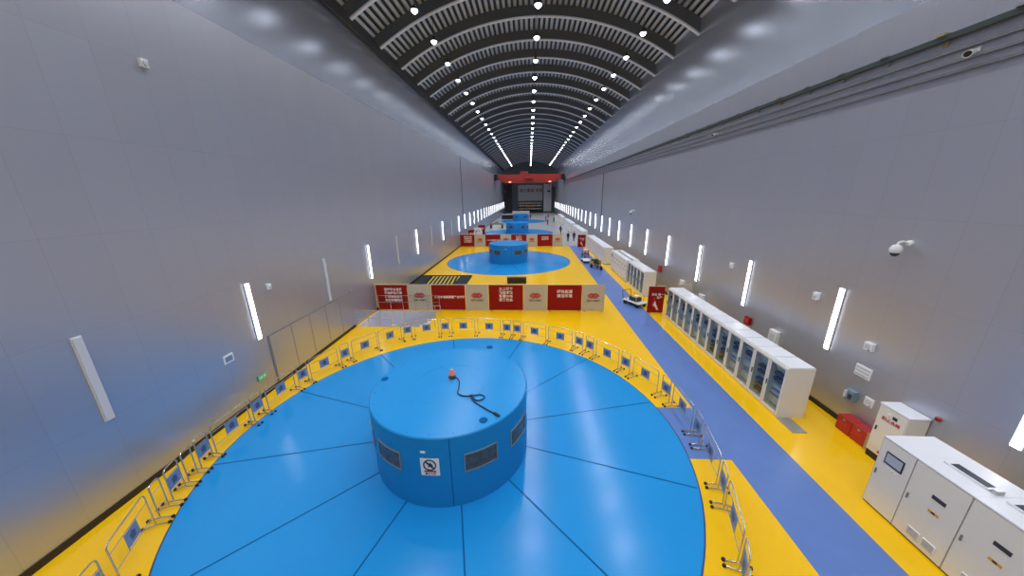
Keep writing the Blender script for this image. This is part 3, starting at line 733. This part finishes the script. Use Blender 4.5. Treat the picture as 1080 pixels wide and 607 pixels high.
# thin wall cables
for x, y, z0, z1, lab in ((XL, 58.5, 4.2, 14.9, 'thin dark cable hanging down the left wall beyond the far strip lamps'), (XR, 55.5, 4.2, 11.6, 'thin dark cable hanging down the right wall beyond the far strip lamps')):
    s = 1 if x < 0 else -1
    t_ = thing('hanging_cable', lab, 'cable', (x, y, z0))
    MB().tube([(s * .06, 0, 0), (s * .06, .02, (z1 - z0) * .5), (s * .06, 0, z1 - z0)], .04, 6).build('cord', 'gadget_dark', t_, True)
    MB().box(min(0, s * .12), max(0, s * .12), -.06, .06, z1 - z0 - .1, z1 - z0).build('clip', 'black', t_)

# ------------------------------------------------------------------ overhead crane
t_ = thing('overhead_crane', 'red overhead travelling crane spanning the far end of the hall', 'crane', (0, 117, 0))
g = MB()
for y in (-2.0, 1.2):
    g.prism([(-11.2, 13.7), (-8.4, 12.35), (8.4, 12.35), (11.2, 13.7), (11.2, 15.0), (-11.2, 15.0)], -y - .8, -y, 0, FACE_Y)
g.build('girders', 'crane_red', t_)
for s in (-1, 1):
    MB().box(s * 11.2 - .5, s * 11.2 + .5, -3.2, 2.8, 13.4, 14.9).build('end_carriage', 'black', t_)
    MB().box(s * 11.35 - .45, s * 11.35 + .45, -2.6, -1.4, 14.0 - .85, 13.4).build('wheel_box', 'black', t_)
MB().box(-3.2, -.4, -1.8, 1.6, 15.0, 15.9).build('trolley', 'crane_red', t_)
MB().box(-1.4, 1.0, -3.1, -2.05, 13.5, 14.6).build('machinery_box', 'crane_red', t_)
for x in (-8.6, 6.7):
    for q in (-.3, .3): MB().tube([(x + q, -.4, 9.6), (x + q, -.4, 12.4)], .05, 6).build('hoist_rope', 'black', t_)
    MB().box(x - .5, x + .5, -.7, -.1, 9.1, 9.7).build('hook_block', 'black', t_, bev=.05)
MB().box(7.6, 9.2, -2.4, -.9, 11.0, 12.5).build('operator_cab', 'black', t_, bev=.04)
for x in (-6.6, 6.9):
    h = MB().lathe([(0, .5), (.3, .45), (.5, 0)], 16, 0, T(x, -2.1, 12.55)).build('floodlight', 'crane_red', t_, True)
    MB().lathe([(0, -.03), (.5, 0), (0, .02)], 16, 0, T(x, -2.1, 12.53)).build('lens', 'amber', h, True)
MB().tube([(-11.2, -2.9, 15.6), (11.2, -2.9, 15.6)], .05, 6).build('hand_rail', 'black', t_)

# ------------------------------------------------------------------ far end of the hall
t_ = thing('end_column', 'dark square column at the left of the far end wall', 'column', (-9.4, 158.8, 0)); MB().box(-1.6, 1.2, -.8, .8, 0, 13).build('shaft', 'black', t_); MB().box(-1.7, 1.3, -.9, .9, 0, .5).build('base', 'gadget_dark', t_)
t_ = thing('end_column', 'grey square column at the right of the far end wall', 'column', (8.6, 158.8, 0)); MB().box(-1.8, 1.8, -.8, .8, 0, 13).build('shaft', 'gadget_lite', t_); MB().box(-1.9, 1.9, -.9, .9, 0, .5).build('base', 'gadget_dark', t_)
t_ = thing('wall_sign', 'grey sign with big red characters on the far end wall under the crane', 'sign', (.7, 159.7, 10))
MB().box(-6.0, 5.6, -.1, .29, -4.6, 2.6).build('panel', 'cab_int', t_)
text('国之重器 安全', 1.75, 'logo_red', t_, T(.1, -.12, .1) @ FACE_Y, 'lettering', depth=.02, bold=.03)
t_ = thing('gallery', 'pale banded gallery with red lettering at the foot of the far end wall', 'gallery', (.5, 157.5, 0))
MB().box(-5.6, 5.4, -1.2, 2.2, 0, .7).build('base', 'gadget_dark', t_)
for z in (1.6, 3.0, 4.2): MB().box(-5.6, 5.4, -.3, .2, z, z + .45).build('band', 'beige', t_)
for x in (-5.3, -2.6, 0, 2.6, 5.1): MB().box(x - .2, x + .2, -.1, 2.2, .7, 4.8).build('pillar', 'gadget_dark', t_)
text('安全发展', 1.0, 'logo_red', t_, T(.2, -.33, 2.6) @ FACE_Y, 'lettering', depth=.02, bold=.03)

# ------------------------------------------------------------------ parked carts on the road and equipment far left
def wheel(t_, x, y, r, w_=.06):
    MB().lathe([(r * .4, -w_), (r, -w_), (r, w_), (r * .4, w_)], 16, 0, T(x, y, r) @ Matrix.Rotation(PI / 2, 4, 'Y')).build('wheel', 'rubber', t_, True)
def cart(lab, loc, rz, load):
    t_ = thing('platform_cart', lab, 'cart', loc, rz)
    for x in (-.42, .42):
        for y in (-.6, .6): wheel(t_, x, y, .14)
    MB().box(-.5, .5, -.85, .85, .28, .36).build('deck', 'cab_top', t_, bev=.02)
    MB().box(-.4, .4, -.7, .7, .18, .28).build('chassis', 'black', t_)
    MB().tube([(-.44, .82, .36), (-.44, .95, 1.0), (.44, .95, 1.0), (.44, .82, .36)], .025, 8).build('push_handle', 'black', t_, True)
    if load:
        MB().tube([(-.4, -.5, .36), (-.4, -.5, .85), (-.4, .5, .85), (-.4, .5, .36)], .03, 8).build('side_frame', 'hazard_y', t_, True)
        MB().tube([(.4, -.5, .36), (.4, -.5, .85), (.4, .5, .85), (.4, .5, .36)], .03, 8).build('side_frame', 'hazard_y', t_, True)
        MB().box(-.3, .3, -.4, .35, .36, .68).build('motor_block', 'gadget_dark', t_, bev=.03); MB().box(-.25, .2, -.3, .1, .68, .78).build('motor_cover', 'white', t_, bev=.02)
    return t_
cart('white platform cart with yellow frame parked on the road by the narrow red board', (8.4, 24.75, .005), .5, True)
def trike(lab, loc, rz, cm):
    t_ = thing('cargo_trike', lab, 'tricycle', loc, rz)
    wheel(t_, 0, -.95, .26, .05); wheel(t_, -.42, .6, .26, .05); wheel(t_, .42, .6, .26, .05)
    MB().box(-.45, .45, .1, 1.1, .5, .56).box(-.45, -.41, .1, 1.1, .56, .85).box(.41, .45, .1, 1.1, .56, .85).box(-.45, .45, 1.06, 1.1, .56, .85).build('cargo_bed', cm, t_)
    MB().tube([(0, -.95, .26), (0, -.75, .95), (0, -.7, 1.1)], .03, 8).build('fork', 'black', t_, True)
    MB().tube([(-.33, -.55, 1.12), (-.12, -.7, 1.08), (.12, -.7, 1.08), (.33, -.55, 1.12)], .02, 8).build('handlebar', 'black', t_, True)
    MB().tube([(0, -.78, .8), (0, -.4, .45), (0, .6, .42)], .05, 8).build('chassis', 'hazard_y', t_, True)
    MB().box(-.42, .42, .57, .63, .22, .3).build('axle', 'black', t_)
    MB().box(-.16, .16, -.35, .1, .66, .78).build('seat', 'black', t_, bev=.03); MB().tube([(0, -.1, .43), (0, -.1, .68)], .035, 8).build('seat_post', 'black', t_, True)
    MB().box(-.3, .3, .25, .95, .56, 1.05).build('load_box', 'gadget_dark' if cm != 'red_gloss' else 'white', t_, bev=.03)
    return t_
trike('dark three-wheeled cargo trike with yellow chassis parked on the blue road', (8.0, 37.6, .005), .3, 'tan')
trike('farther three-wheeled trike with red bed parked behind the dark one on the road', (7.75, 44.5, .005), -.2, 'red_gloss')
cart('bare white platform cart parked beside the red-bedded trike', (7.4, 41.4, .005), .1, False)
t_ = thing('lifting_frame', 'olive steel lifting frame on the far grey floor left of the third cover', 'lifting frame', (-8.6, 86, 0))
MB().box(-1.8, 1.8, -.4, .4, .9, 1.4).build('beam', 'olive', t_)
for x in (-1.5, 1.5): MB().box(x - .2, x + .2, -.6, .6, 0, .9).build('support', 'grate', t_)
MB().box(-.5, .5, -.3, .3, 1.4, 1.75).build('lug_block', 'olive', t_)
t_ = thing('machine_crate', 'dark machine crate on the far floor left of the farthest cover', 'crate', (-7.6, 118, 0)); MB().box(-2.2, 1.8, -1, 1, .1, 1.5).build('body', 'grate', t_, bev=.05); MB().box(-2.3, 1.9, -1.1, 1.1, 1.5, 1.65).build('lid', 'gadget_lite', t_); MB().box(-2, 1.6, -.9, .9, 0, .1).build('skid', 'black', t_)
t_ = thing('machine_crate', 'long low white crate on the far floor behind the farthest cover', 'crate', (-3.0, 138, 0)); MB().box(-4, 3, -1, 1, .1, 1.5).build('body', 'cab', t_, bev=.05); MB().box(-4.1, 3.1, -1.1, 1.1, 1.5, 1.7).build('lid', 'cab_top', t_); MB().box(-3.8, 2.8, -.9, .9, 0, .1).build('skid', 'black', t_)
for x, y, m, lab in ((-11.0, 62, 'red', 'nearest tall red stand by the left wall beyond the far boards'), (-10.6, 66, 'white', 'white stand by the left wall between two red stands'), (-10.6, 72, 'red', 'farther tall red stand by the left wall beyond the white stand')):
    t_ = thing('exhibit_stand', lab, 'display stand', (x, y, 0)); MB().box(-.75, .75, -.05, .05, .15, 2.1).build('panel', m, t_); MB().box(-.8, .8, -.4, .4, 0, .15).build('base', 'gadget_dark', t_)
    text('安全', .5, 'white_text' if m == 'red' else 'logo_red', t_, T(0, -.052, 1.3) @ FACE_Y, 'lettering', bold=.01)
t_ = thing('post_fan', 'round white drum fan on a stand by the left wall beyond the far boards', 'fan', (-9.1, 57.5, 0))
MB().lathe([(0, 0), (.4, 0), (.4, .05), (0, .06)], 20).build('base', 'gadget_dark', t_, True); MB().tube([(0, 0, .05), (0, 0, 1.5)], .05, 8).build('pole', 'steel2', t_, True)
MB().lathe([(.55, -.2), (.72, -.2), (.72, .2), (.55, .2)], 24, 0, T(0, 0, 2.1) @ Matrix.Rotation(PI / 2, 4, 'X')).build('drum', 'white', t_, True)
MB().box(-.6, .6, -.02, .02, 2.05, 2.15).box(-.05, .05, -.02, .02, 1.5, 2.7).lathe([(0, -.1), (.15, -.1), (.15, .1), (0, .1)], 12, 0, T(0, 0, 2.1) @ Matrix.Rotation(PI / 2, 4, 'X')).build('blades', 'white', t_)

# ------------------------------------------------------------------ people far down the hall
def person(lab, loc, rz, top, legs, pose=0, helmet=None):
    t_ = thing('person', lab, 'person', loc, rz)
    J = {}; E = []; R_ = {}
    def j(n, p, r, par=None):
        J[n] = len(J); PTS.append(p); RAD.append(r)
        if par: E.append((J[par], J[n]))
    PTS = []; RAD = []
    st_ = [.0, .22, -.12][pose]
    j('pelvis', (0, 0, .95), .15); j('belly', (0, 0, 1.1), .14, 'pelvis'); j('chest', (0, .01, 1.32), .165, 'belly'); j('neckb', (0, 0, 1.47), .08, 'chest'); j('neck', (0, -.01, 1.53), .058, 'neckb')
    j('chin', (0, -.035, 1.585), .07, 'neck'); j('head', (0, -.02, 1.66), .092, 'chin'); j('crown', (0, -.01, 1.73), .07, 'head')
    for s, n in ((-1, 'l'), (1, 'r')):
        sw = s * st_
        j('hip' + n, (s * .1, 0, .88), .1, 'pelvis'); j('knee' + n, (s * .11, -.04 - sw * .5, .5), .065, 'hip' + n); j('ank' + n, (s * .11, .02 - sw, .1), .045, 'knee' + n); j('toe' + n, (s * .13, -.16 - sw, .045), .042, 'ank' + n)
        j('sh' + n, (s * .19, 0, 1.42), .07, 'chest'); j('el' + n, (s * .26, .03 + sw * .3, 1.14), .047, 'sh' + n)
        w_ = (s * .26, -.08 + sw * .6, .9) if pose < 2 else (s * .12, -.24, 1.12)
        j('wr' + n, w_, .032, 'el' + n)
        d_ = Vector((0, -.02, -1)).normalized() if pose < 2 else Vector((-s * .6, -.5, .1)).normalized()
        a_ = Vector((0, 1, 0)) if pose < 2 else Vector((0, 0, 1))
        wv = Vector(w_); pm = wv + d_ * .07; j('palm' + n, tuple(pm), .034, 'wr' + n)
        for q in range(4):
            o_ = a_ * (.025 - .017 * q); b_ = pm + o_ + d_ * .05; j('f%d' % q + n, tuple(b_), .009, 'palm' + n)
            j('g%d' % q + n, tuple(b_ + d_ * (.035 + .006 * (q in (1, 2))) + Vector((-s * .012, -.006, 0))), .008, 'f%d' % q + n)
        th = wv + d_ * .05 - a_ * .045; j('th' + n, tuple(th), .01, 'palm' + n); j('ti' + n, tuple(th + d_ * .035), .009, 'th' + n)
    me = bpy.data.meshes.new('body'); me.from_pydata(PTS, E, [])
    o = bpy.data.objects.new('body', me); COL.objects.link(o)
    o.modifiers.new('skin', 'SKIN'); sv = me.skin_vertices[0].data
    for i, r in enumerate(RAD): sv[i].radius = (r * (1.22 if r > .04 else 1.1),) * 2; sv[i].use_root = i == 0
    o.modifiers.new('sub', 'SUBSURF').levels = 1
    bpy.context.view_layer.update()
    bm_ = bpy.data.meshes.new_from_object(o.evaluated_get(bpy.context.evaluated_depsgraph_get()))
    bpy.data.objects.remove(o)
    bm_.materials.clear()
    for m_ in (top, legs, 'skin', 'black'): bm_.materials.append(M[m_])
    hz = .86
    for p in bm_.polygons:
        c = p.center; p.use_smooth = True
        hand = abs(c.x) > .2 and c.z < .93 if pose < 2 else (c.y < -.22 and 1.05 < c.z < 1.2)
        p.material_index = 2 if (c.z > 1.5 or hand) else (0 if c.z > .93 or abs(c.x) > .21 else (3 if c.z < .1 else 1))
    bo = bpy.data.objects.new('body', bm_); COL.objects.link(bo); bo.parent = t_
    hm = MB(); hm.lathe([(.098, 1.62), (.106, 1.69), (.1, 1.74), (.07, 1.79), (.035, 1.81), (0, 1.815)], 20, 0, T(0, .022, 0) @ T(0, 0, 1.7) @ Matrix.Rotation(.35, 4, 'X').inverted() @ T(0, 0, -1.7))
    if helmet: hm.lathe([(.1, 1.7), (.15, 1.695), (.15, 1.705), (.1, 1.72)], 20)
    hm.build('helmet' if helmet else 'hair', helmet or 'hair', t_, True)
    fc = MB()
    for s in (-1, 1): fc.lathe([(0, -.01), (.012, 0), (0, .01)], 8, 0, T(s * .036, -.118, 1.672)); fc.lathe([(0, -.03), (.018, 0), (0, .03)], 8, 1, T(s * .108, -.01, 1.655))
    fc.lathe([(0, -.025), (.016, -.01), (0, .03)], 8, 1, T(0, -.128, 1.64)); fc.box(-.025, .025, -.118, -.108, 1.595, 1.606, 2)
    fc.build('face_features', ['black', 'skin', 'logo_red'], t_, True)
    return t_
person('left one of two people in dark clothes standing just beyond the far boards', (7.2, 60.4, 0), .3, 'dark_cloth', 'dark_cloth', 0)
person('right one of two people in dark clothes standing just beyond the far boards', (8.35, 60.9, 0), -.4, 'dark_cloth', 'navy_cloth', 1)
person('person in black walking alone on the far grey floor beyond the pair', (6.95, 72.5, 0), 2.6, 'dark_cloth', 'dark_cloth', 1)
person('person in red top, left of the distant group near the right cabinets', (5.2, 94, 0), .5, 'red_cloth', 'dark_cloth', 2, 'helmet_red')
person('person in dark clothes behind the red-topped person in the distant group', (5.4, 107, 0), 1.2, 'navy_cloth', 'dark_cloth', 0, 'helmet_red')
person('person in black at the right of the distant group near the right cabinets', (7.6, 101.5, 0), -1.0, 'dark_cloth', 'dark_cloth', 2)
person('farthest person in red on the road side under the crane', (6.9, 121, 0), .2, 'red_cloth', 'dark_cloth', 0, 'helmet_red')
person('person in dark clothes standing alone right of the farthest cover', (.4, 116, 0), .1, 'dark_cloth', 'navy_cloth', 0)

# ------------------------------------------------------------------ light and view
w = bpy.data.worlds.new('world'); sc.world = w; w.use_nodes = True
w.node_tree.nodes['Background'].inputs[0].default_value = (.02, .022, .025, 1); w.node_tree.nodes['Background'].inputs[1].default_value = .2
vs_ = sc.view_settings; vs_.view_transform = 'Standard'; vs_.look = 'None'; vs_.gamma = 1; vs_.exposure = 0.0; vs_.use_curve_mapping = False
cy_ = sc.cycles
cy_.use_denoising = True; cy_.sample_clamp_indirect = 4; cy_.max_bounces = 8; cy_.diffuse_bounces = 4; cy_.glossy_bounces = 4
cy_.caustics_reflective = True; cy_.use_light_tree = True
